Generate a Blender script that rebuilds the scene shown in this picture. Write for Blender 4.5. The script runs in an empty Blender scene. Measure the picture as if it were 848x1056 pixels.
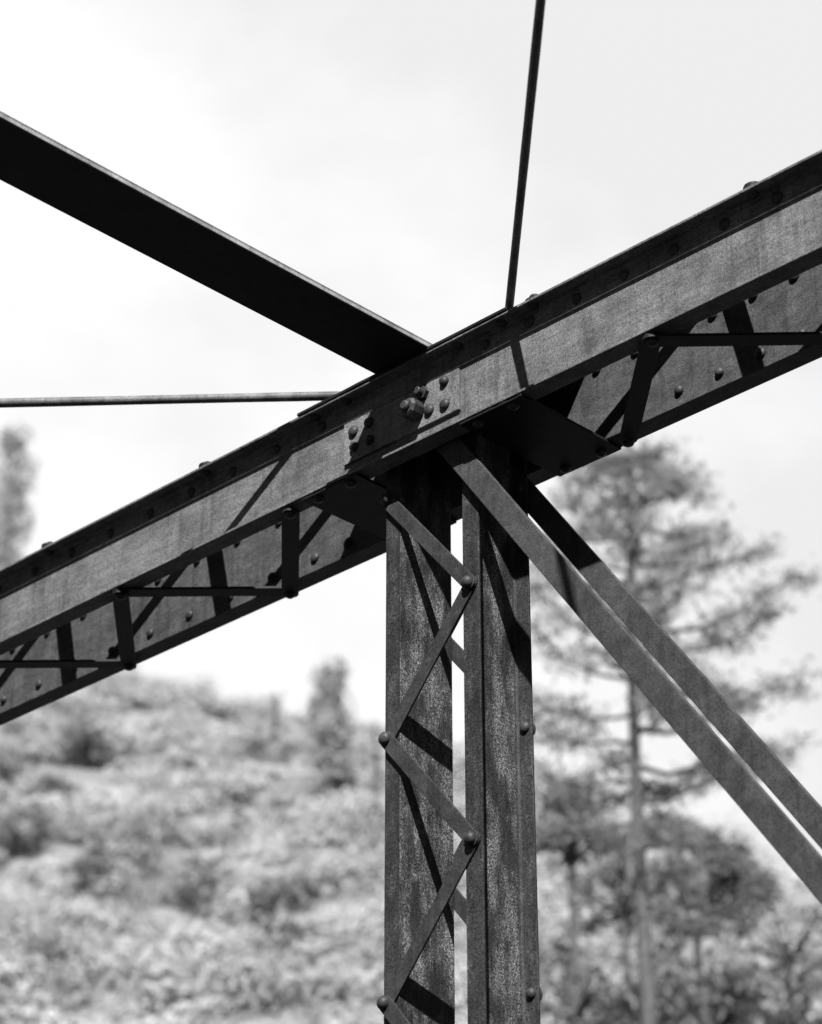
import bpy, bmesh, math, random
import numpy as np
from mathutils import Vector, Matrix

random.seed(7)
rng = np.random.default_rng(11)
S = bpy.context.scene
C = S.collection
R = math.radians

# ------------------------------------------------------------------ camera model
# camera stands at the origin; X runs along the truss, Y across the bridge, Z up
FPX = 2600.0                       # focal length in pixels of the 848 px wide photograph
PITCH = math.atan(1372 / FPX)
AZ = R(45.5)
fh = np.array([-math.cos(AZ), math.sin(AZ), 0.0])
rt = np.array([math.sin(AZ), math.cos(AZ), 0.0])
FW = math.cos(PITCH) * fh + np.array([0, 0, math.sin(PITCH)])
UP = -math.sin(PITCH) * fh + np.array([0, 0, math.cos(PITCH)])


def ray(px, py):
    return FW + rt * (px - 424) / FPX - UP * (py - 528) / FPX


def far_point(px, py, dist):       # the point seen at (px, py) at a horizontal distance
    d = ray(px, py)
    return d * (dist / math.hypot(d[0], d[1]))


# ------------------------------------------------------------------ materials
def new_mat(name):
    m = bpy.data.materials.new(name)
    m.use_nodes = True
    nt = m.node_tree
    b = nt.nodes['Principled BSDF']
    return m, nt, b


def ramp(nt, a, b, c0, c1):
    r = nt.nodes.new('ShaderNodeValToRGB')
    r.color_ramp.elements[0].position = a
    r.color_ramp.elements[1].position = b
    r.color_ramp.elements[0].color = (c0, c0, c0, 1)
    r.color_ramp.elements[1].color = (c1, c1, c1, 1)
    return r


def noise(nt, vec, scale, detail=4, rough=.6):
    n = nt.nodes.new('ShaderNodeTexNoise')
    n.inputs['Scale'].default_value = scale
    n.inputs['Detail'].default_value = detail
    n.inputs['Roughness'].default_value = rough
    nt.links.new(vec, n.inputs['Vector'])
    return n


def mixc(nt, mode, fac, a, b):
    m = nt.nodes.new('ShaderNodeMix')
    m.data_type = 'RGBA'
    m.blend_type = mode
    if isinstance(fac, float):
        m.inputs[0].default_value = fac
    else:
        nt.links.new(fac, m.inputs[0])
    for k, v in ((6, a), (7, b)):
        if isinstance(v, float):
            m.inputs[k].default_value = (v, v, v, 1)
        else:
            nt.links.new(v, m.inputs[k])
    return m.outputs[2]


def steel(name, lo, hi, stretch=(1, 1, 1), patch=None, grain=.5, rough=.6, streak_scale=26):
    """weathered grey steel: fine scale grain, streaks along the member and optional pale flaking patches"""
    m, nt, b = new_mat(name)
    tc = nt.nodes.new('ShaderNodeTexCoord')
    geo = nt.nodes.new('ShaderNodeNewGeometry')
    pos = geo.outputs['Position']
    mp = nt.nodes.new('ShaderNodeMapping')
    mp.inputs['Scale'].default_value = stretch
    nt.links.new(pos, mp.inputs['Vector'])
    n1 = noise(nt, mp.outputs[0], streak_scale, 6, .65)
    r1 = ramp(nt, .3, .7, lo, hi)
    nt.links.new(n1.outputs[0], r1.inputs[0])
    col = r1.outputs[0]
    n2 = noise(nt, pos, 210, 3, .85)
    r2 = ramp(nt, .39, .60, 1 - 1.6 * grain, 1)
    r2.color_ramp.elements[1].color = (1, 1, 1, 1)
    nt.links.new(n2.outputs[0], r2.inputs[0])
    if patch:
        amount, value, scale, st = patch
        mp2 = nt.nodes.new('ShaderNodeMapping')
        mp2.inputs['Scale'].default_value = st
        mp2.inputs['Location'].default_value = (3.1, 1.7, .4)
        nt.links.new(pos, mp2.inputs['Vector'])
        n3 = noise(nt, mp2.outputs[0], scale, 8, .72)
        r3 = ramp(nt, amount - .05, amount + .09, 0, 1)
        nt.links.new(n3.outputs[0], r3.inputs[0])
        n4 = noise(nt, pos, 150, 4, .8)
        r4 = ramp(nt, .42, .58, 0, 1)
        nt.links.new(n4.outputs[0], r4.inputs[0])
        mul = nt.nodes.new('ShaderNodeMath'); mul.operation = 'MULTIPLY'
        nt.links.new(r3.outputs[0], mul.inputs[0]); nt.links.new(r4.outputs[0], mul.inputs[1])
        col = mixc(nt, 'MIX', mul.outputs[0], col, value)
    n5 = noise(nt, pos, 7.5, 5, .7)
    r5 = ramp(nt, .33, .62, .62, 1.12)
    nt.links.new(n5.outputs[0], r5.inputs[0])
    col = mixc(nt, 'MULTIPLY', 1.0, col, r5.outputs[0])
    mp7 = nt.nodes.new('ShaderNodeMapping'); mp7.inputs['Scale'].default_value = (16, 16, 1.3)
    nt.links.new(pos, mp7.inputs['Vector'])
    n7 = noise(nt, mp7.outputs[0], 1.6, 4, .7)
    r7 = ramp(nt, .36, .50, .68, 1.0)
    nt.links.new(n7.outputs[0], r7.inputs[0])
    col = mixc(nt, 'MULTIPLY', 1.0, col, r7.outputs[0])
    n6 = noise(nt, pos, 46, 5, .75)                       # small dark pits and scale
    r6 = ramp(nt, .30, .42, .45, 1.0)
    nt.links.new(n6.outputs[0], r6.inputs[0])
    col = mixc(nt, 'MULTIPLY', 1.0, col, r6.outputs[0])
    col = mixc(nt, 'MULTIPLY', 1.0, col, r2.outputs[0])
    nt.links.new(col, b.inputs['Base Color'])
    b.inputs['Roughness'].default_value = rough
    b.inputs['Specular IOR Level'].default_value = .14
    bp = nt.nodes.new('ShaderNodeBump')
    bp.inputs['Strength'].default_value = .35
    bp.inputs['Distance'].default_value = .0015
    nt.links.new(n2.outputs[0], bp.inputs['Height'])
    nt.links.new(bp.outputs[0], b.inputs['Normal'])
    return m


def leafy(name, lo, hi, scale=.25, trans=.25):
    m, nt, b = new_mat(name)
    geo = nt.nodes.new('ShaderNodeNewGeometry')
    n1 = noise(nt, geo.outputs['Position'], scale, 4, .6)
    r1 = ramp(nt, .35, .65, lo, hi)
    nt.links.new(n1.outputs[0], r1.inputs[0])
    r2 = ramp(nt, 0, 1, .65, 1.0)
    nt.links.new(geo.outputs['Random Per Island'], r2.inputs[0])
    col = mixc(nt, 'MULTIPLY', 1.0, r1.outputs[0], r2.outputs[0])
    nt.links.new(col, b.inputs['Base Color'])
    b.inputs['Roughness'].default_value = .7
    b.inputs['Specular IOR Level'].default_value = .15
    tr = nt.nodes.new('ShaderNodeBsdfTranslucent')
    nt.links.new(col, tr.inputs['Color'])
    mx = nt.nodes.new('ShaderNodeMixShader')
    mx.inputs[0].default_value = trans
    nt.links.new(b.outputs[0], mx.inputs[1]); nt.links.new(tr.outputs[0], mx.inputs[2])
    nt.links.new(mx.outputs[0], nt.nodes['Material Output'].inputs[0])
    return m


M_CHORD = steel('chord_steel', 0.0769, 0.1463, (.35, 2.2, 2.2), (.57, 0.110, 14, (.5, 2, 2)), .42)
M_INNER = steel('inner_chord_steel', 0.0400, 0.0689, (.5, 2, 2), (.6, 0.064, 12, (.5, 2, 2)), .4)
M_POST = steel('post_steel', 0.0199, 0.0399, (2.0, 2.0, .35), (.56, .085, 19, (1.2, 1.2, .5)), .55)
M_POSTWEB = steel('flaking_post_steel', 0.0175, 0.0562, (2.0, 2.0, .35), (.50, .25, 15, (.9, .9, .30)), .7)
M_LACE = steel('lacing_steel', 0.0219, 0.0384, (1.5, 1.5, 1.5), (.64, 0.062, 30, (1, 1, 1)), .4)
M_DARK = steel('dark_steel', 0.0060, 0.0132, (1, 1, 1), None, .4)
M_BAR = steel('eyebar_steel', 0.0301, 0.0507, (1, 1, 1), (.62, 0.061, 24, (1, 1, 1)), .4)
M_RIVET = steel('rivet_steel', 0.0225, 0.0425, (1, 1, 1), None, .35, .5, 90)
M_PLATE = steel('pin_plate_steel', 0.1034, 0.1785, (1, 1, 1), (.6, 0.116, 30, (1, 1, 1)), .45)
M_STRUT = steel('strut_steel', 0.0072, 0.0150, (2, .4, 2), None, .35)  # near black so the shaded underside stays dark; the lit edge is separate

# ------------------------------------------------------------------ object helpers
WP = {}                            # world position of every object's origin


def tag(o, label, cat, group=None, kind=None):
    if label: o['label'] = label
    if cat: o['category'] = cat
    if group: o['group'] = group
    if kind: o['kind'] = kind
    return o


def thing(name, loc, label, cat, group=None):
    o = bpy.data.objects.new(name, None)
    C.objects.link(o)
    o.empty_display_size = .2
    o.location = loc
    WP[o.name] = Vector(loc)
    return tag(o, label, cat, group)


def put(name, me, world, parent=None, rot=None):
    o = bpy.data.objects.new(name, me)
    C.objects.link(o)
    w = Vector(world)
    WP[o.name] = w
    if parent:
        o.parent = parent
        o.location = w - WP[parent.name]
    else:
        o.location = w
    if rot is not None:
        o.rotation_euler = rot
    return o


def mesh_obj(name, bm, mat, parent=None, origin=None, bevel=0.0, smooth=False):
    if bevel:
        bmesh.ops.remove_doubles(bm, verts=bm.verts, dist=1e-5)
    bmesh.ops.recalc_face_normals(bm, faces=bm.faces)
    if origin is None:
        lo = Vector([min(v.co[i] for v in bm.verts) for i in range(3)])
        hi = Vector([max(v.co[i] for v in bm.verts) for i in range(3)])
        origin = (lo + hi) / 2
    bmesh.ops.translate(bm, verts=bm.verts, vec=-Vector(origin))
    me = bpy.data.meshes.new(name)
    bm.to_mesh(me); bm.free()
    me.materials.append(mat)
    if smooth:
        for p in me.polygons: p.use_smooth = True
    o = put(name, me, origin, parent)
    if bevel:
        md = o.modifiers.new('bevel', 'BEVEL')
        md.width = bevel; md.segments = 2; md.limit_method = 'ANGLE'; md.angle_limit = R(40)
    return o


def extrude_section(pts, axis, a, b, bm=None):
    """a closed outline swept straight along one axis; pts are the other two coordinates in axis order"""
    bm = bm or bmesh.new()
    def P(p, t):
        q = list(p); q.insert(axis, t); return Vector(q)
    v0 = [bm.verts.new(P(p, a)) for p in pts]
    v1 = [bm.verts.new(P(p, b)) for p in pts]
    n = len(pts)
    for i in range(n):
        bm.faces.new((v0[i], v0[(i + 1) % n], v1[(i + 1) % n], v1[i]))
    bm.faces.new(v0); bm.faces.new(v1[::-1])
    return bm


def strap(p0, p1, width, thick, normal, ext=None, bm=None):
    """flat bar from p0 to p1 with rounded ends; its back lies on the points, it grows along normal"""
    bm = bm or bmesh.new()
    p0, p1, n = Vector(p0), Vector(p1), Vector(normal).normalized()
    d = (p1 - p0).normalized(); s = d.cross(n).normalized()
    h = width / 2
    out = []
    for c, sg, dr in ((p1, 1, d), (p0, -1, -d)):
        for k in range(9):
            a = -math.pi / 2 + math.pi * k / 8
            out.append(c + dr * (h * math.cos(a)) + s * (h * math.sin(a) * sg))
    v0 = [bm.verts.new(p) for p in out]
    v1 = [bm.verts.new(p + n * thick) for p in out]
    m = len(out)
    for i in range(m):
        bm.faces.new((v0[i], v0[(i + 1) % m], v1[(i + 1) % m], v1[i]))
    bm.faces.new(v0[::-1]); bm.faces.new(v1)
    return bm


def tube(path, radii, seg=16, bm=None, caps=True):
    bm = bm or bmesh.new()
    path = [Vector(p) for p in path]
    rings = []
    for i, p in enumerate(path):
        d = (path[min(i + 1, len(path) - 1)] - path[max(i - 1, 0)]).normalized()
        a = Vector((0, 0, 1)) if abs(d.z) < .9 else Vector((1, 0, 0))
        u = d.cross(a).normalized(); w = d.cross(u).normalized()
        rings.append([bm.verts.new(p + (u * math.cos(2 * math.pi * k / seg) + w * math.sin(2 * math.pi * k / seg)) * radii[i]) for k in range(seg)])
    for r0, r1 in zip(rings, rings[1:]):
        for k in range(seg):
            bm.faces.new((r0[k], r0[(k + 1) % seg], r1[(k + 1) % seg], r1[k]))
    if caps:
        bm.faces.new(rings[0][::-1]); bm.faces.new(rings[-1])
    return bm


def dome_mesh(r, h, name):
    bm = bmesh.new()
    prof = [(r * .97, -.002), (r, .0015)] + [(r * math.cos(a), .0015 + (h - .0015) * math.sin(a)) for a in [R(x) for x in (18, 36, 54, 72, 83)]]
    seg = 18
    rings = [[bm.verts.new((x * math.cos(2 * math.pi * k / seg), x * math.sin(2 * math.pi * k / seg), z)) for k in range(seg)] for x, z in prof]
    top = bm.verts.new((0, 0, h))
    for a, b in zip(rings, rings[1:]):
        for k in range(seg):
            bm.faces.new((a[k], a[(k + 1) % seg], b[(k + 1) % seg], b[k]))
    for k in range(seg):
        bm.faces.new((rings[-1][k], rings[-1][(k + 1) % seg], top))
    bm.faces.new(rings[0][::-1])
    me = bpy.data.meshes.new(name)
    bm.to_mesh(me); bm.free()
    for p in me.polygons: p.use_smooth = True
    me.materials.append(M_RIVET)
    return me


RV = [dome_mesh(.0185, .0145, 'rivet'), dome_mesh(.0172, .0158, 'rivet'), dome_mesh(.0195, .0135, 'rivet')]
FACE = {'-Y': (R(90), 0, 0), '+Y': (R(-90), 0, 0), '+Z': (0, 0, 0), '-Z': (R(180), 0, 0), '+X': (0, R(90), 0), '-X': (0, R(-90), 0)}


def rivet(parent, pos, face, name='rivet'):
    j = .0016
    p = Vector(pos) + Vector((random.uniform(-j, j), random.uniform(-j, j) if face[1] != 'Y' else 0, random.uniform(-j, j) if face[1] != 'Z' else 0))
    r = FACE[face]
    o = put(name, random.choice(RV), p, parent, (r[0] + random.uniform(-.06, .06), r[1] + random.uniform(-.06, .06), random.uniform(0, .4) if face[1] == 'Z' else 0))
    return o


# ------------------------------------------------------------------ top chord
Z0, Z1 = 3.879, 4.193              # bottom and top of the chord channels
YF, YN, YI, YB = 4.920, 4.990, 5.322, 5.396   # near flange tip, near web back, far web inner face, far flange tip
XA, XB = -10.6, -.9
PX, PZ = -4.855, 4.024             # pin

chord = thing('top_chord', (PX, 5.16, Z0), 'heavy riveted top chord of two flanged sides laced together, sloping right across the picture', 'bridge beam')


def channel_outline(y_back, sgn, tip):
    # web plate with a riveted angle at top and bottom, drawn as one outline; sgn points to the outer side
    w, leg = .008, .009
    a = y_back + sgn * w
    b = a + sgn * leg
    return [(y_back, Z0), (tip, Z0), (tip, Z0 + .0095), (b + sgn * .006, Z0 + .0095), (b, Z0 + .015), (b, Z0 + .050), (a, Z0 + .0525), (a, Z1 - .076),
            (b, Z1 - .073), (b, Z1 - .015), (b + sgn * .006, Z1 - .0095), (tip, Z1 - .0095), (tip, Z1), (y_back, Z1)]


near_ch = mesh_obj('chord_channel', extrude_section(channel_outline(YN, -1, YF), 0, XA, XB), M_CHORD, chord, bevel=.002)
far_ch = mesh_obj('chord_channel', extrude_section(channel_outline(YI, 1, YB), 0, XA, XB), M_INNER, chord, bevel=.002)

# rivets of the far side, seen through the open bottom
row = [-5.694 - .2195 * k for k in range(0, 10)]
rowr = [-4.076 + .1545 * k for k in range(0, 7)]
for x in row + rowr + [-4.235, -5.53]:
    rivet(far_ch, (x, YI, 3.931), '-Y')
for x in [v + .03 for v in row] + [v - .01 for v in rowr] + [-4.24, -5.47, -4.40]:
    rivet(far_ch, (x, YI, 4.141), '-Y')
# rivets of the near side, in the shade of the top flange
for x in [-5.30 - .2195 * k for k in range(0, 9)] + [-4.56 + .19 * k for k in range(0, 7)]:
    rivet(near_ch, (x, YN - .017, 4.150), '-Y')
# lacing nodes
BN = [-9.787, -8.914, -8.041, -7.168, -6.295, -5.422]; BF = [-9.35, -8.477, -7.604, -6.739, -5.862]
BNr = [-3.884, -3.012, -2.14]; BFr = [-4.318, -3.445, -2.575, -1.7]
TN = [-9.347, -8.474, -7.601, -6.728, -5.856]; TF = [-8.91, -8.04, -7.165, -6.29, -5.425]
TNr = [-4.335, -3.486, -2.62]; TFr = [-3.91, -3.05, -2.18]
YLN, YLF = 4.953, 5.362


def zigzag(nodes_a, nodes_b, z, nrm):
    pts = sorted([(x, YLN) for x in nodes_a] + [(x, YLF) for x in nodes_b])
    for i, (p, q) in enumerate(zip(pts, pts[1:])):
        lift = .0092 * (i % 2)
        jz = nrm * lift
        bm = strap((p[0], p[1], z + jz), (q[0], q[1], z + jz), .060 + random.uniform(-.002, .002), .009, (0, 0, nrm))
        mesh_obj('lacing_bar', bm, M_DARK, chord, bevel=.0012)
    for x, y in pts:
        if -7.9 < x < -2.5:
            rivet(near_ch if y < 5.1 else far_ch, (x, y, z + nrm * .0184), '+Z' if nrm > 0 else '-Z')
            if y < 5.1 and nrm > 0:                      # shop head under the top flange
                rivet(near_ch, (x, y - .006, Z1 - .0095), '-Z')


zigzag(BN, BF, Z0 - .0004, -1)
zigzag(BNr, BFr, Z0 - .0004, -1)
zigzag(TN, TF, Z1 + .0004, 1)
zigzag(TNr, TFr, Z1 + .0004, 1)


def plate(x0, x1, y0, y1, z0, z1, wob=0):
    bm = bmesh.new()
    n = 10
    out = [(x0 + (x1 - x0) * k / n, y0 + random.uniform(-wob, wob)) for k in range(n + 1)] + [(x1 - (x1 - x0) * k / n, y1 + random.uniform(-wob, wob)) for k in range(n + 1)]
    return extrude_section(out, 2, z0, z1, bm)


mesh_obj('cover_plate', plate(-5.362, -4.415, 4.915, 5.402, Z1 + .0003, Z1 + .0105, .0008), M_DARK, chord, bevel=.0012)
cov = list(chord.children)[-1]
for x in (-5.31, -5.16, -4.66, -4.47):
    for y in (4.953, 5.362):
        if y < 5:
            rivet(near_ch, (x, y - .004, Z1 - .0095), '-Z')
tl = mesh_obj('tie_plate', plate(-5.338, -5.085, 4.924, 5.392, Z0 - .0105, Z0 - .0003, .001), M_DARK, chord, bevel=.0012)
tr = mesh_obj('tie_plate', plate(-4.630, -4.372, 4.924, 5.392, Z0 - .0105, Z0 - .0003, .001), M_DARK, chord, bevel=.0012)
for p, xs in ((tl, (-5.29, -5.14)), (tr, (-4.58, -4.43))):
    for x in xs:
        for y in (4.953, 5.362):
            rivet(p, (x, y, Z0 - .0105), '-Z')
# pin plate on the near face, its rivets, a bolt and the pin nut
pp = mesh_obj('pin_plate', extrude_section([(-5.192, 3.962), (-4.676, 3.965), (-4.6755, 4.1145), (-5.193, 4.1145)], 1, 4.9705, 4.9818), M_PLATE, near_ch, bevel=.0015)
for x, z in ((-4.803, 4.011), (-4.733, 4.088), (-4.735, 4.004), (-5.146, 4.071), (-5.141, 4.011), (-5.073, 4.075), (-5.070, 4.008)):
    o = rivet(near_ch, (x, 4.9705, z), '-Y')
    o.scale = (1.06, 1.06, 1.15)
# bolt with a hexagonal head
bm = tube([(-4.826, 4.9705, 4.080), (-4.826, 4.955, 4.080)], [.023, .023], 6)
tube([(-4.826, 4.956, 4.080), (-4.826, 4.936, 4.081), (-4.826, 4.934, 4.081)], [.013, .013, .010], 12, bm)
mesh_obj('bolt', bm, M_RIVET, near_ch)
bm = tube([(PX, 4.9702, PZ + .002), (PX, 4.948, PZ + .002), (PX, 4.927, PZ + .003), (PX, 4.918, PZ + .003)], [.035, .0355, .0345, .026], 8)
tube([(PX, 4.919, PZ + .003), (PX, 4.908, PZ + .003), (PX, 4.904, PZ + .003)], [.019, .018, .012], 14, bm)
nutm = mesh_obj('pin_nut', bm, M_RIVET, near_ch, bevel=.003)
mesh_obj('joint_pin', tube([(PX, 4.975, PZ), (PX, 5.38, PZ)], [.031, .031], 20), M_DARK, chord)

# ------------------------------------------------------------------ vertical post
post = thing('vertical_post', (PX, 5.15, -1.6), 'upright post of two mottled rusty channels joined by zigzag bars, standing under the joint', 'bridge post')
PF, PR = 5.030, 5.263
PT, PB = 4.150, -1.6


def post_outline(xw, sgn, tip):
    w, t = .008, .0095
    a = xw + sgn * w
    return [(xw, PF), (tip, PF), (tip, PF + t * .8), (a + sgn * .010, PF + t), (a + sgn * .003, PF + t + .003), (a, PF + t + .010),
            (a, PR - t - .010), (a + sgn * .003, PR - t - .003), (a + sgn * .010, PR - t), (tip, PR - t * .8), (tip, PR), (xw, PR)]


pl = mesh_obj('post_channel', extrude_section(post_outline(-4.990, -1, -5.054), 2, PB, PT), M_POST, post, bevel=.0015)
pr = mesh_obj('post_channel', extrude_section(post_outline(-4.7215, 1, -4.6545), 2, PB, PT), M_POST, post, bevel=.0015)
for ch in (pl, pr):                                        # the broad faces have lost more of their paint than the flanges
    ch.data.materials.append(M_POSTWEB)
    for p in ch.data.polygons:
        if abs(p.normal.x) > .9 and p.area > .3: p.material_index = 1
XL, XR = -5.036, -4.684
PITCHZ = .4115
lz = [3.791 - 2 * PITCHZ * k for k in range(5)]            # left nodes, front
rz = [3.3795 - 2 * PITCHZ * k for k in range(4)]           # right nodes, front
seq = sorted([(z, XL) for z in lz] + [(z, XR) for z in rz], reverse=True)
for (za, xa), (zb, xb) in zip(seq, seq[1:]):
    over = xb > xa                                        # bars falling to the right lie on top
    y = PF - .0004 - (.0085 if over else 0)
    bm = strap((xa, y, za), (xb, y, zb),   .051 + random.uniform(-.001, .001), .008, (0, -1, 0))
    mesh_obj('lacing_bar', bm, M_LACE, post, bevel=.0022)
for z, x in seq:
    o = rivet(pl if x == XL else pr, (x, PF - .0169, z), '-Y')
    o.scale = (1.15, 1.15, 1.45)
# rear lacing
rr = [2.972 + 2 * PITCHZ * k - 2 * PITCHZ * 2 for k in range(4)]
lr = [z + PITCHZ for z in rr]
seq2 = sorted([(z, XL) for z in lr if z < 4] + [(z, XR) for z in rr], reverse=True)
for (za, xa), (zb, xb) in zip(seq2, seq2[1:]):
    y = PR + .0004 + (.0085 if xb > xa else 0)
    mesh_obj('lacing_bar', strap((xa, y, za), (xb, y, zb), .051, .008, (0, 1, 0)), M_LACE, post, bevel=.0022)
for z, x in seq2:
    ch = pl if x == XL else pr
    rivet(ch, (x, PR + .0169, z), '+Y')
    o = rivet(ch, (x + (.004 if x == XR else 0), PR - .0085, z), '-Y')

# ------------------------------------------------------------------ eyebars


def eyebar(name, y0, y1, slope, width, label, pz):
    d = Vector((1, 0, -slope)).normalized(); n = Vector((d.z, 0, -d.x))
    if n.z < 0: n = -n
    O = Vector((PX, 0, pz))
    out = []
    er = .082
    L = 5.9
    h = width / 2
    a0 = math.asin(min(1, h / er))
    neck = er * math.cos(a0) + .05
    pts2 = [(L, h), (neck + .06, h), (neck, h + .004)]
    for k in range(25):
        a = (a0 + .35) + (2 * math.pi - 2 * (a0 + .35)) * k / 24
        pts2.append((er * math.cos(a), er * math.sin(a)))
    pts2 += [(neck, -h - .004), (neck + .06, -h), (L, -h)]
    # a few points along the straight edges so that the old bar is not ruler straight
    for k in range(9):
        pts2.append((L + (neck + .1 - L) * 0, -h + (2 * h) * (k + 1) / 10))
    bm = bmesh.new()
    def P(u, v, y):
        q = O + d * u + n * v
        return Vector((q.x, y, q.z))
    f = [bm.verts.new(P(u, v, y0)) for u, v in pts2]
    g = [bm.verts.new(P(u, v, y1)) for u, v in pts2]
    m = len(pts2)
    for i in range(m):
        bm.faces.new((f[i], f[(i + 1) % m], g[(i + 1) % m], g[i]))
    bm.faces.new(f[::-1]); bm.faces.new(g)
    o = mesh_obj(name, bm, M_BAR, None, (PX, (y0 + y1) / 2, pz), bevel=.003)
    return tag(o, label, 'eyebar', 'paired diagonal eyebars')


eyebar('eyebar', 4.999, 5.014, 1.377, .080, 'nearer and lower of the two flat diagonal bars, passing in front of the upright post', PZ)
eyebar('eyebar', 5.287, 5.303, 1.3675, .075, 'farther upper bar of the two flat diagonals, its top end black behind the post', PZ - .003)

# ------------------------------------------------------------------ overhead strut
ZS = Z1 + .0108
strut = thing('cross_strut', (-4.87, 5.1, ZS), 'wide black overhead strut coming in from the upper left onto the joint', 'bridge strut')
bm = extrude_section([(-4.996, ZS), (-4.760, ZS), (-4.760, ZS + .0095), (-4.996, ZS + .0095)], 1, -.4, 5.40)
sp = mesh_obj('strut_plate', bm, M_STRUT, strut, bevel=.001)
M_EDGE = steel('lit_edge_steel', 0.2100, 0.2940, (2, .4, 2), None, .2)  # pale strip added to paint the strut's sunlit edge
mesh_obj('lit_edge_strip', extrude_section([(-4.7598, ZS - .0005), (-4.7545, ZS - .0005), (-4.7545, ZS + .0115), (-4.7598, ZS + .0115)], 1, -.4, 5.398), M_EDGE, strut, bevel=.001)
M_ANGLE = steel('strut_angle_steel', 0.0980, 0.1540, (2, .4, 2), None, .3)  # paler than the plate, upper half of the painted lit edge
for s in (-1, 1):
    xw = -4.878 + s * .001
    t = -4.878 + s * .1215
    zq = ZS + (.0118 if s > 0 else .0098)
    bm = extrude_section([(xw, zq) if s > 0 else (t, zq), (t, zq) if s > 0 else (xw, zq),
                          (t, ZS + .0205) if s > 0 else (xw, ZS + .085), (xw + .009, ZS + .0205) if s > 0 else (xw - .009, ZS + .085),
                          (xw + .009, ZS + .085) if s > 0 else (xw - .009, ZS + .0205), (xw, ZS + .085) if s > 0 else (t, ZS + .0205)], 1, -.4, 5.395)
    mesh_obj('strut_angle', bm, M_ANGLE, strut, bevel=.001)

# ------------------------------------------------------------------ lateral rods


def rod(p, q, r, label):
    p, q = Vector(p), Vector(q)
    d = (q - p).normalized()
    t = thing('bracing_rod', p, label, 'bridge rod', 'lateral bracing rods')
    n = 40
    path = [p + (q - p) * (k / n) + Vector((0, 0, -.012 * math.sin(math.pi * k / n))) for k in range(n + 1)]
    mesh_obj('rod', tube(path, [r * (1 + random.uniform(-.03, .03)) for _ in path], 14), M_ROD, t, smooth=True)
    bm = tube([p - d * .05, p - d * .02, p + d * .02], [.026, .03, .019], 12)
    mesh_obj('rod_end', bm, M_DARK, t, smooth=True)
    return t


M_ROD = steel('rod_steel', 0.0720, 0.1560, (1, 1, 1), None, .35, .55, 14)
ZR = 4.228


def at_z(px, py, z):
    d = ray(px, py); return d * (z / d[2])


ZR2 = 4.258
a, b = at_z(0, 413.7, ZR2), at_z(340, 408, ZR2)
u = (a - b) / np.linalg.norm(a - b)
rod(b - u * .20, b + u * 6.2, .0155, 'thin pale bracing rod running level to the left edge below the wide strut')
a, b = at_z(557.5, 0, ZR), at_z(525.5, 315, ZR)
u = (a - b) / np.linalg.norm(a - b)
rod(b - u * .16, b + u * 6.2, .0132, 'thin black bracing rod rising steeply to the top edge of the picture')

# ------------------------------------------------------------------ deck of the bridge, unseen, added dark to cut bounce under the steel
M_DECK = steel('dark_deck_timber', .010, .020, (3, .3, 3), None, .3, .9, 8)
bm = bmesh.new()
x = -12.0
while x < 5:
    wd = random.uniform(.27, .31)
    bmesh.ops.create_cube(bm, size=1, matrix=Matrix.Translation((x + wd / 2, 2.55, -1.72 + random.uniform(-.006, .006))) @ Matrix.Diagonal((wd, 5.7, .09, 1)))
    x += wd + .012
dk = mesh_obj('unseen_bridge_deck', bm, M_DECK)
dk['kind'] = 'structure'

# ------------------------------------------------------------------ terrain
GRASS, NT, NB = None, None, None
m, nt, b = new_mat('dry_ground')
geo = nt.nodes.new('ShaderNodeNewGeometry')
n1 = noise(nt, geo.outputs['Position'], .22, 8, .65)
r1 = ramp(nt, .35, .68, .09, .14)
nt.links.new(n1.outputs[0], r1.inputs[0])
# ground colour darkened below the slope to cut bounce light under the steel
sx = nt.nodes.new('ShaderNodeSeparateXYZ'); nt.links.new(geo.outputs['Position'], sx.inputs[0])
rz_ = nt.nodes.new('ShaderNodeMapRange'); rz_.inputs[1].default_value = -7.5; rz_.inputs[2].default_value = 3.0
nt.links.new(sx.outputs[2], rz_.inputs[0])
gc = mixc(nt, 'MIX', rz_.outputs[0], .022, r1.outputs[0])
nt.links.new(gc, b.inputs['Base Color'])
b.inputs['Roughness'].default_value = .95
b.inputs['Specular IOR Level'].default_value = .05
M_GROUND = m

AZ0 = math.atan2(fh[1], fh[0])     # compass angle of the view; positive offsets go to the left


def azel(px, py):
    d = ray(px, py)
    return math.atan2(d[1], d[0]) - AZ0, math.atan2(d[2], math.hypot(d[0], d[1]))


SKY = [(-900, 640), (-300, 650), (0, 690), (60, 694), (120, 704), (190, 728), (260, 742), (330, 752), (400, 766), (480, 800), (560, 836), (640, 862), (720, 888), (800, 912), (860, 930), (1100, 980), (1800, 1100)]
RID = sorted([(azel(x, y)[0], azel(x, y)[1]) for x, y in SKY])
RA = np.array([r[0] for r in RID]); RE = np.array([r[1] for r in RID])


def ridge(off):
    off = np.asarray(off, float)
    e = np.interp(off, RA, RE)
    fade = np.clip((np.abs(off) - .75) / .5, 0, 1)
    e = e * (1 - fade) - .055 * fade  # sides out of view sink to the darkened floor, less bounce light
    Rr = np.interp(off, [-.6, -.16, -.04, .05, .2, .6], [95, 105, 128, 150, 165, 165])
    return e, Rr


def wav(x, y):
    return (np.sin(x * .11 + 1.3) * np.cos(y * .093 + .4) + .55 * np.sin(x * .23 - y * .17 + 2.) + .3 * np.sin(x * .41 + y * .37))


BASE, R0 = -9.0, 22.0


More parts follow.
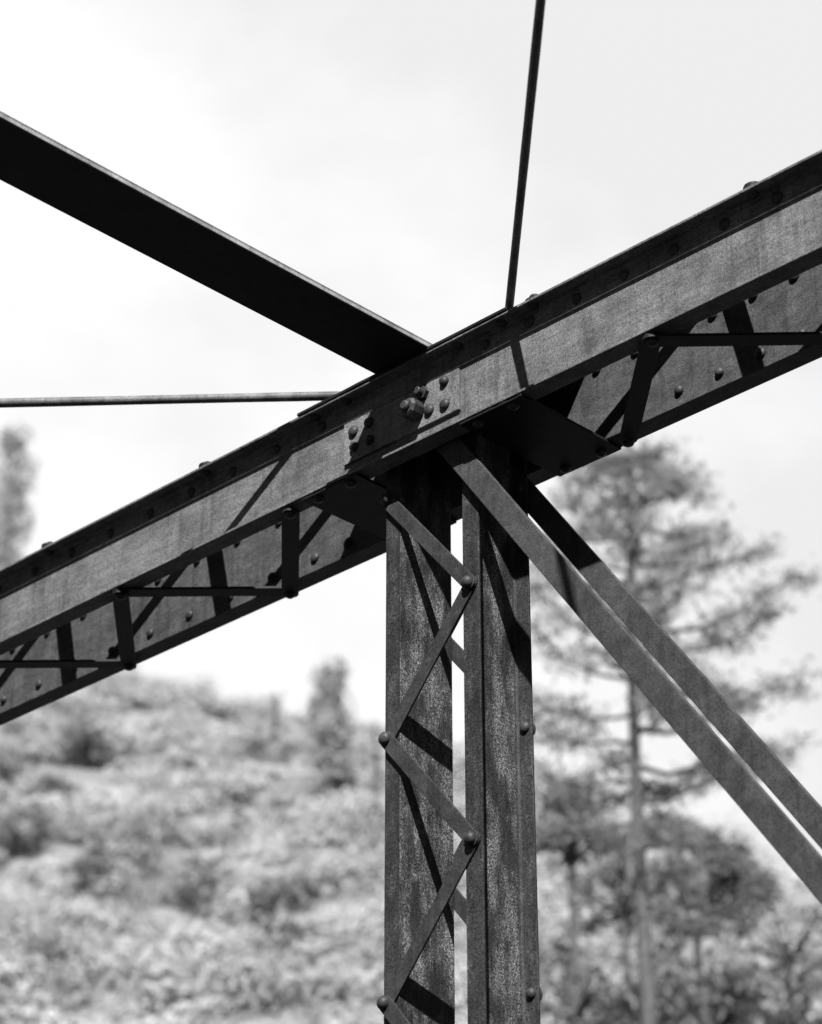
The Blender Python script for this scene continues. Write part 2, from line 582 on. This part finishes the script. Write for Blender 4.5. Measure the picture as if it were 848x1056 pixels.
def height(x, y):
    x = np.asarray(x, float); y = np.asarray(y, float)
    r = np.hypot(x, y)
    off = (np.arctan2(y, x) - AZ0 + math.pi) % (2 * math.pi) - math.pi
    e, Rr = ridge(off)
    top = Rr * np.tan(e)
    t = np.clip((r - R0) / (Rr - R0), 0, 1)
    up = BASE + (top - BASE) * (t ** 1.08)
    beyond = np.clip((r - Rr) / 500, 0, 1)
    z = np.where(r > Rr, top - (top - BASE) * (beyond ** .9) * 1.0, up)
    amp = np.clip((r - 25) / 40, 0, 1) * np.where(r > Rr - 25, np.clip((Rr - r) / 25, 0, 1), 1)
    return z + wav(x, y) * 1.1 * amp


rad = np.concatenate([[0, 6, 12, 18], np.linspace(22, 170, 75), np.array([180, 200, 230, 280, 350, 450, 600, 800, 1100, 1500, 2200, 3000])])
ang = np.concatenate([np.linspace(-.5, .5, 121), np.linspace(.53, 2 * math.pi - .53, 110)]) + AZ0
vs = []; fs = []
na = len(ang)
for r in rad:
    x = r * np.cos(ang); y = r * np.sin(ang)
    vs.append(np.stack([x, y, height(x, y)], 1))
vs = np.concatenate(vs)
for i in range(len(rad) - 1):
    for k in range(na):
        k2 = (k + 1) % na
        fs.append((i * na + k, i * na + k2, (i + 1) * na + k2, (i + 1) * na + k))
me = bpy.data.meshes.new('hillside')
me.from_pydata(vs.tolist(), [], fs)
me.materials.append(M_GROUND)
for p in me.polygons: p.use_smooth = True
o = bpy.data.objects.new('hillside', me); C.objects.link(o); o['kind'] = 'structure'

# ------------------------------------------------------------------ foliage


def leaf_object(name, cen, nrm, size, mat, aspect=.6, parent=None, origin=(0, 0, 0)):
    """many separate small leaf faces as one mesh"""
    n = len(cen)
    nrm = nrm / np.maximum(np.linalg.norm(nrm, axis=1, keepdims=True), 1e-6)
    a = rng.normal(size=(n, 3))
    u = np.cross(nrm, a); u /= np.maximum(np.linalg.norm(u, axis=1, keepdims=True), 1e-6)
    w = np.cross(nrm, u)
    s = size[:, None]
    o = np.asarray(origin)
    q = np.stack([cen - u * s, cen - w * s * aspect, cen + u * s, cen + w * s * aspect], 1).reshape(-1, 3) - o
    me = bpy.data.meshes.new(name)
    me.vertices.add(4 * n); me.loops.add(4 * n); me.polygons.add(n)
    me.vertices.foreach_set('co', q.astype(np.float32).ravel())
    me.loops.foreach_set('vertex_index', np.arange(4 * n, dtype=np.int32))
    me.polygons.foreach_set('loop_start', np.arange(0, 4 * n, 4, dtype=np.int32))
    me.polygons.foreach_set('loop_total', np.full(n, 4, dtype=np.int32))
    me.update(calc_edges=True)
    me.materials.append(mat)
    return put(name, me, origin, parent)


def lobe_leaves(lobes, per, size, ragged=.55):
    """leaves over the outer part of a set of lumpy lobes (x, y, z, rx, ry, rz)"""
    P, N, Sz = [], [], []
    for (x, y, z, rx, ry, rz_) in lobes:
        n = max(8, int(per * (rx * ry + rx * rz_ + ry * rz_) / 3))
        d = rng.normal(size=(n, 3)); d /= np.linalg.norm(d, axis=1, keepdims=True)
        k = (.55 + .55 * rng.random(n) ** .6)
        lump = 1 + .22 * np.sin(d[:, 0] * 5 + x) * np.sin(d[:, 1] * 5 + y) + .18 * np.sin(d[:, 2] * 7 + z)
        p = np.array([x, y, z]) + d * (k * lump)[:, None] * np.array([rx, ry, rz_])
        P.append(p); N.append(d + rng.normal(size=(n, 3)) * ragged + np.array([0, 0, .25])); Sz.append(size * (.6 + .8 * rng.random(n)))
    return np.concatenate(P), np.concatenate(N), np.concatenate(Sz)


M_BRUSH = leafy('pale_brush_leaves', 0.2198, 0.3880, .12, .3)  # leaf colour paled in place of distance haze
M_BUSH = leafy('dark_bush_leaves', 0.0729, 0.1215, .5, .15)
M_BUSH2 = leafy('grey_bush_leaves', 0.1056, 0.1716, .4, .2)
M_DARKLEAF = leafy('dark_tree_leaves', .05, .10, .4, .2)  # darker foliage tone for trees below the pine
M_FIR = leafy('far_conifer_needles', 0.1958, 0.2938, .5, .15)  # pale tone carries the missing haze on far conifers
M_NEEDLE = leafy('pine_needles', 0.1573, 0.2717, .8, .4)
M_BARK = steel('bark', 0.0518, 0.1037, (1, 1, .3), None, .3, .9, 6)

CLEAR = []                         # where single bushes stand, so that the brush leaves them in view


def bush(px, py, dist, w_px, h_px, mat, label, group='single bushes on the hillside', lob_n=5, cat='bush'):
    """a bush standing on the slope: its middle seen at about (px, py)"""
    c = far_point(px, py, dist)
    g = float(height(c[0], c[1]))
    sc = dist / math.cos(math.atan2(c[2], dist)) / FPX
    w, h = w_px * sc, h_px * sc
    CLEAR.append((math.atan2(c[1], c[0]) - AZ0, dist, .55 * w / dist))
    base = Vector((c[0], c[1], g - .15))
    hh = max(h, c[2] + h / 2 - g)
    lobes = []
    for k in range(lob_n):
        a = random.uniform(0, 6.28); q = random.uniform(.1, .42) * w
        f = random.uniform(.3, .85)
        s = w * random.uniform(.24, .36)
        lobes.append((c[0] + q * math.cos(a), c[1] + q * math.sin(a), c[2] + (f - .55) * h, s, s, min(s, h * .4)))
    P, N, Sz = lobe_leaves(lobes, 420, .10, .4)
    t = thing('bush', base, label, cat, group)
    leaf_object('foliage', P, N, Sz, mat, .7, t, tuple(base))
    bm = bmesh.new()
    for l in lobes:
        tube([base, (base + Vector(l[:3])) / 2 + Vector((random.uniform(-.1, .1), random.uniform(-.1, .1), 0)), Vector(l[:3])], [.09, .06, .03], 7, bm)
    mesh_obj('stems', bm, M_BARK, t, origin=base)
    return t


def slope_dist(px, py):
    d = ray(px, py); h = math.hypot(d[0], d[1])
    for r in np.arange(40, 175, .5):
        p = d * (r / h)
        if height(p[0], p[1]) >= p[2] - .6: return float(r)
    return 150.


for px, py, w, h, mat, lab in [
    (285, 945, 62, 92, M_BUSH, 'tall dark bush low on the slope left of the post, darkest of the hillside bushes'),
    (205, 912, 70, 52, M_BUSH2, 'grey spreading bush left of the tall dark bush near the post'),
    (14, 848, 66, 78, M_BUSH2, 'dark bush at the left edge below the end of the beam'),
    (86, 892, 44, 54, M_BUSH2, 'small grey bush just right of the dark bush at the left edge'),
    (92, 772, 74, 46, M_BUSH, 'wide dark thicket on the slope directly under the left beam end'),
    (172, 750, 40, 24, M_BUSH2, 'low flat bush right of the wide dark thicket near the skyline'),
    (246, 846, 24, 26, M_BUSH, 'small round dark bush alone in the middle of the slope'),
    (144, 872, 26, 34, M_BUSH2, 'small upright bush in the pale middle of the slope'),
    (284, 832, 24, 16, M_BUSH, 'tiny dark bush at the foot of the pale ridge conifer'),
    (262, 772, 46, 20, M_BUSH2, 'low dark bush just under the skyline left of the conifer'),
    (360, 838, 34, 30, M_BUSH2, 'bush hard against the left side of the post at mid height'),
]:
    bush(px, py, slope_dist(px, py + h * .3), w, h, mat, lab)


# chaparral covering the whole slope: uncountable, one object
lob = []
for cnt, s0, s1, flat in ((2600, .4, .8, .65), (1500, .8, 1.5, .7), (330, 1.5, 2.4, .75)):
    off = rng.uniform(-.30, .34, cnt)
    u01 = rng.random(cnt)
    for o_, t in zip(off, u01):
        e, Rr = ridge(o_)
        r = math.sqrt(45 ** 2 + t * (float(Rr + 5) ** 2 - 45 ** 2))
        x, y = r * math.cos(AZ0 + o_), r * math.sin(AZ0 + o_)
        if any(abs(o_ - ca) < cw and cr - 7 < r < cr + 1.5 for ca, cr, cw in CLEAR): continue
        sz = random.uniform(s0, s1)
        for q in range(1 if s0 < .7 else 3):
            dx, dy = random.gauss(0, .55 * sz), random.gauss(0, .55 * sz)
            k = sz * random.uniform(.55, 1.0) if s0 >= .7 else sz
            lob.append((x + dx, y + dy, float(height(x + dx, y + dy)) + k * .3, k * random.uniform(.9, 1.3), k * random.uniform(.9, 1.3), k * flat * random.uniform(.7, 1.1)))
P, N, Sz = lobe_leaves(lob, 260, .115, .22)
brush = leaf_object('hillside_brush', P, N, Sz, M_BRUSH, .75)
brush['kind'] = 'stuff'


def conifer(px, top, base_y, w_px, dist, label, mat=M_FIR, bare=.25, n_l=26):
    c = far_point(px, base_y, dist); tp = far_point(px, top, dist)
    g = float(height(c[0], c[1])) - .2
    sc = dist / math.cos(math.atan2(tp[2], dist)) / FPX
    w = w_px * sc
    H = tp[2] - g
    base = Vector((c[0], c[1], g))
    t = thing('conifer_tree', base, label, 'tree', 'conifers on the ridge')
    mesh_obj('trunk', tube([base, base + Vector((.1, 0, H * .5)), base + Vector((0, 0, H * .97))], [.22, .15, .04], 10), M_BARK, t, origin=base)
    lobes = []
    for k in range(n_l):
        f = bare + (1 - bare) * (k + random.uniform(0, .6)) / n_l
        rr = w * .5 * (.72 + .28 * math.sin(math.pi * min(1, (f - bare) / (1 - bare) * .85 + .12)))
        a = random.uniform(0, 6.28); q = rr * random.uniform(.1, .7)
        s = rr * random.uniform(.4, .62)
        lobes.append((c[0] + q * math.cos(a), c[1] + q * math.sin(a), g + H * min(f, .97), s, s, s * 1.1))
    P, N, Sz = lobe_leaves(lobes, 230, .11, .4)
    leaf_object('crown', P, N, Sz, mat, .5, t, tuple(base))
    return t


conifer(338, 686, 850, 52, 118, 'tall column-shaped pale conifer on the ridge left of the post', n_l=70, bare=.3)
conifer(283, 716, 760, 26, 140, 'small pointed pale conifer on the skyline left of the tall column-shaped one', n_l=16)
conifer(-8, 436, 740, 48, 112, 'tall slim pale conifer whose rounded top shows at the left edge above the beam', mat=M_BRUSH, bare=.62, n_l=60)
conifer(386, 742, 830, 24, 110, 'narrow faint conifer half hidden behind the left side of the post', n_l=18)


def round_tree(px, top, base_y, w_px, dist, label, mat, group):
    c = far_point(px, base_y, dist); tp = far_point(px, top, dist)
    g = float(height(c[0], c[1])) - .2
    sc = dist / math.cos(math.atan2(tp[2], dist)) / FPX
    w = w_px * sc
    zb = c[2]
    H = tp[2] - zb
    base = Vector((c[0], c[1], g))
    t = thing('leafy_tree', base, label, 'tree', group)
    lobes = []
    bm = tube([base, Vector((c[0], c[1], (g + zb) / 2 + H * .2)), Vector((c[0], c[1], zb + H * .7))], [.2, .15, .06], 10)
    for k in range(17):
        a = random.uniform(0, 6.28); q = w * .5 * math.sqrt(random.uniform(.03, .75))
        f = random.uniform(.08, .88) * (1 - .35 * (q / (w * .5)) ** 2)
        s = w * random.uniform(.10, .17)
        L = (c[0] + q * math.cos(a), c[1] + q * math.sin(a), zb + H * f, s, s, s * .75)
        lobes.append(L)
        tube([Vector((c[0], c[1], zb + H * .15)), Vector(L[:3])], [.07, .025], 6, bm)
    mesh_obj('trunk', bm, M_BARK, t, origin=base)
    P, N, Sz = lobe_leaves(lobes, 420, .09, .4)
    leaf_object('crown', P, N, Sz, mat, .65, t, tuple(base))


GR = 'leafy trees below the pine'
round_tree(590, 800, 900, 130, 62, 'dark leafy tree just right of the post behind the tall pine', M_DARKLEAF, GR)
round_tree(720, 868, 985, 170, 64, 'dark leafy tree on the slope right of the pine trunk, under the lower diagonal bar', M_DARKLEAF, GR)
round_tree(815, 905, 1010, 130, 70, 'pale leafy tree at the right edge under the diagonal bars', M_BRUSH, GR)
round_tree(590, 940, 1075, 130, 54, 'grey rounded tree low down between the post and the pine trunk', M_BUSH2, GR)
round_tree(645, 872, 960, 110, 66, 'dark leafy tree directly behind the pine trunk, below its lowest boughs', M_DARKLEAF, GR)
round_tree(668, 1000, 1110, 120, 47, 'grey leafy tree at the foot of the pine, cut by the bottom edge', M_BUSH2, GR)
round_tree(795, 985, 1090, 140, 58, 'grey leafy tree in the bottom right corner', M_BUSH2, GR)
round_tree(735, 970, 1090, 150, 50, 'grey bushy tree at the bottom right of the pine trunk', M_BUSH2, GR)

# ------------------------------------------------------------------ the open-crowned pine behind the diagonals
PD = 40.0
pb = far_point(672, 1056, PD)
gz = float(height(pb[0], pb[1]))
ptop = far_point(672, 440, PD)
pine = thing('pine_tree', (pb[0], pb[1], gz - .2), 'tall open-crowned pine with sparse clumps, standing behind the diagonal bars', 'tree')
bx, by = pb[0], pb[1]
HT = ptop[2] - gz
rv = Vector(rt)


def axis(f):
    return Vector((bx, by, gz + HT * f)) + rv * (.10 * math.sin(f * 7) + .02) + Vector((ptop[0] - pb[0], ptop[1] - pb[1], 0)) * f * f * .0


tb = tube([axis(k / 24) - Vector((0, 0, .3 if k == 0 else 0)) for k in range(25)], [.21 * (1 - k / 24) ** .8 + .02 for k in range(25)], 12)
clP, clN, clS = [], [], []


def tuft(a, b, n, spread):
    """needles in a loose brush round a twig from a to b"""
    a, b = np.array(a), np.array(b)
    t = rng.random(n) ** .7
    p = a + (b - a) * t[:, None] + rng.normal(size=(n, 3)) * spread * np.array([1, 1, .6])
    clP.append(p); clN.append(rng.normal(size=(n, 3)) + np.array([0, 0, .5])); clS.append(.085 * (.6 + .8 * rng.random(n)))


def z_at(py):
    return far_point(655, py, PD)[2]


def limb(py, side, length, rise, n_t=5, depth=0., dens=1.):
    z = z_at(py)
    f = (z - gz) / HT
    p0 = axis(f)
    dirh = (rv * side + Vector(fh) * depth).normalized()
    pts = [p0]
    for k in range(1, 6):
        t = k / 5
        pts.append(p0 + dirh * (length * t) + Vector((0, 0, rise * t * t + .12 * math.sin(t * 5 + py) * length * .45)))
    r0 = .022 + .010 * length
    tube(pts, [r0 * (1 - .8 * k / 5) for k in range(6)], 7, tb)
    for k in range(n_t):
        t = .3 + .72 * (k + random.random()) / n_t
        i = max(0, min(4, int(t * 5))); q = pts[i].lerp(pts[i + 1], min(1.15, t * 5 - i))
        out = dirh * random.uniform(.1, .5) + Vector((-dirh.y, dirh.x, 0)) * random.choice((-1, 1)) * random.uniform(.1, .55)
        e = q + out * (.55 + .25 * length * .4) + Vector((0, 0, random.uniform(-.06, .26)))
        tube([q, q.lerp(e, .5) + Vector((0, 0, .03)), e], [.014, .010, .005], 5, tb)
        tuft(q.lerp(e, .25), e + (e - q) * .1, int(38 * dens), .165)
        if random.random() < .5:
            e2 = q.lerp(e, .6) + Vector((random.uniform(-.25, .25), random.uniform(-.25, .25), random.uniform(-.05, .2)))
            tube([q.lerp(e, .5), e2], [.008, .004], 4, tb)
            tuft(q.lerp(e, .5), e2, int(20 * dens), .15)


LIMBS = [(470, 1, .5), (478, -1, .55), (492, 1, .9), (500, -1, .8), (520, 1, 1.1), (532, -1, 1.0), (548, 1, 1.3), (560, -1, 1.1),
         (582, 1, 1.5), (590, -1, 1.3), (615, 1, 1.9), (628, -1, 1.2), (650, 1, 2.5), (662, -1, 1.6), (680, 1, 2.0), (700, -1, 1.7),
         (716, 1, 1.7), (738, -1, 1.5), (752, 1, 2.3), (768, -1, 1.6), (790, 1, 2.6), (806, -1, 1.5), (828, 1, 2.0), (850, -1, 1.4), (872, 1, 1.2)]
for py, sd, ln in LIMBS:
    limb(py, sd, 1.18 * ln * random.uniform(.9, 1.1), ln * random.uniform(-.05, .48), int(4 + ln * 4.0), random.uniform(-.5, .5))
    limb(py + 10, sd * random.choice((-.3, .3, .5)), ln * .75, ln * .15, int(3 + ln * 3.0), random.choice((-1, 1)))
limb(925, -1, 1.7, -.35, 4, -.2, .6)
limb(900, 1, .8, .1, 6, .2)
limb(950, 1, .7, -.1, 5, -.3)
for k in range(10):
    q = axis(random.uniform(.92, 1.0))
    tuft(q, q + Vector((random.uniform(-.4, .4), random.uniform(-.4, .4), .15)), 14, .13)
mesh_obj('trunk', tb, M_BARK, pine, origin=(bx, by, gz - .2), smooth=True)
leaf_object('crown', np.concatenate(clP), np.concatenate(clN), np.concatenate(clS), M_NEEDLE, .2, pine, (bx, by, gz - .2))

# ------------------------------------------------------------------ haze
HAZE = 0
if HAZE:
    bm = bmesh.new()
    bmesh.ops.create_cube(bm, size=1)
    me = bpy.data.meshes.new('haze'); 
    zt, zb = 92.0, float(vs[:, 2].min()) - 1
    for v in bm.verts:
        v.co = Vector((v.co.x * 6400, v.co.y * 6400, zb if v.co.z < 0 else zt))
    bm.to_mesh(me); bm.free()
    hm = bpy.data.materials.new('haze_air'); hm.use_nodes = True
    nt = hm.node_tree; nt.nodes.remove(nt.nodes['Principled BSDF'])
    pv = nt.nodes.new('ShaderNodeVolumePrincipled')
    pv.inputs['Color'].default_value = (.96, .96, .96, 1)
    pv.inputs['Density'].default_value = HAZE
    nt.links.new(pv.outputs[0], nt.nodes['Material Output'].inputs['Volume'])
    me.materials.append(hm)
    ho = bpy.data.objects.new('haze', me); C.objects.link(ho); ho['kind'] = 'stuff'

# ------------------------------------------------------------------ light
CLOUD = (5.1, 6.0)                 # radiance of the thin and the thick cloud, before the background strength
SUNV = Vector((1.0, -1.29, 1.54)).normalized()
EL = math.asin(SUNV.z)
ROT = math.atan2(SUNV.x, SUNV.y)
w = bpy.data.worlds.new('World'); S.world = w; w.use_nodes = True
nt = w.node_tree
bg = nt.nodes['Background']
sky = nt.nodes.new('ShaderNodeTexSky')
sky.sky_type = 'NISHITA'; sky.sun_disc = False
sky.sun_elevation = EL; sky.sun_rotation = ROT
sky.altitude = 300; sky.air_density = .8; sky.dust_density = .2
sep = nt.nodes.new('ShaderNodeSeparateColor')
nt.links.new(sky.outputs[0], sep.inputs[0])
# black and white sky from the red channel, dimmed to deepen shade on the steel
comb = nt.nodes.new('ShaderNodeCombineColor')
sky_dim = nt.nodes.new('ShaderNodeMath'); sky_dim.operation = 'MULTIPLY'; sky_dim.inputs[1].default_value = .5
nt.links.new(sep.outputs[0], sky_dim.inputs[0])
for k in range(3): nt.links.new(sky_dim.outputs[0], comb.inputs[k])
tc = nt.nodes.new('ShaderNodeTexCoord')
mp = nt.nodes.new('ShaderNodeMapping'); mp.inputs['Scale'].default_value = (1, 1, 1.6)
nt.links.new(tc.outputs['Generated'], mp.inputs['Vector'])
nz = noise(nt, mp.outputs[0], 5.5, 6, .55)
rp = ramp(nt, .42, .66, 0, 1)
lean = nt.nodes.new('ShaderNodeVectorMath'); lean.operation = 'DOT_PRODUCT'
nt.links.new(tc.outputs['Generated'], lean.inputs[0]); lean.inputs[1].default_value = Vector(-(rt + .7 * UP)) * 1.1
ad = nt.nodes.new('ShaderNodeMath'); ad.operation = 'ADD'
nt.links.new(nz.outputs[0], ad.inputs[0]); nt.links.new(lean.outputs['Value'], ad.inputs[1])
ad2 = nt.nodes.new('ShaderNodeMath'); ad2.operation = 'ADD'; ad2.inputs[1].default_value = .10
nt.links.new(ad.outputs[0], ad2.inputs[0])
nt.links.new(ad2.outputs[0], rp.inputs[0])
# a bank of thin bright cloud stands over the hills on the side away from the sun
dt = nt.nodes.new('ShaderNodeVectorMath'); dt.operation = 'DOT_PRODUCT'
nt.links.new(tc.outputs['Generated'], dt.inputs[0]); dt.inputs[1].default_value = Vector((-.62, .60, .50)).normalized()
bk = nt.nodes.new('ShaderNodeMapRange'); bk.interpolation_type = 'SMOOTHSTEP'
bk.inputs[1].default_value = .35; bk.inputs[2].default_value = .97
nt.links.new(dt.outputs['Value'], bk.inputs[0])
cb = nt.nodes.new('ShaderNodeMapRange'); cb.inputs[3].default_value = CLOUD[0]; cb.inputs[4].default_value = CLOUD[1]
nt.links.new(rp.outputs[0], cb.inputs[0])
cl = mixc(nt, 'MIX', bk.outputs[0], comb.outputs[0], cb.outputs[0])
nt.links.new(cl, bg.inputs['Color'])
bg.inputs['Strength'].default_value = .05

sl = bpy.data.lights.new('sun', 'SUN')
sl.energy = 5.0; sl.angle = R(.8); sl.color = (1, 1, 1)
so = bpy.data.objects.new('sun', sl); C.objects.link(so)
so.rotation_euler = SUNV.to_track_quat('Z', 'Y').to_euler()
so.location = SUNV * 60

# ------------------------------------------------------------------ camera
cd = bpy.data.cameras.new('camera')
co = bpy.data.objects.new('camera', cd); C.objects.link(co)
cd.sensor_fit = 'HORIZONTAL'; cd.sensor_width = 36
cd.lens = FPX / 848 * 36
cd.clip_start = .05; cd.clip_end = 9000
rot = Matrix((rt, UP, -FW)).transposed()
co.matrix_world = rot.to_4x4()
cd.dof.use_dof = True
cd.dof.focus_distance = float(np.dot(np.array([-4.8, 4.98, 3.5]), FW))
cd.dof.aperture_fstop = 2.9
cd.dof.aperture_blades = 7
S.camera = co

S.render.engine = 'CYCLES'
S.cycles.use_denoising = True
S.cycles.denoising_prefilter = 'ACCURATE'
S.cycles.max_bounces = 6
S.cycles.volume_bounces = 0
S.view_settings.view_transform = 'Standard'
S.view_settings.look = 'None'
S.view_settings.gamma = 1
S.view_settings.exposure = 1.75
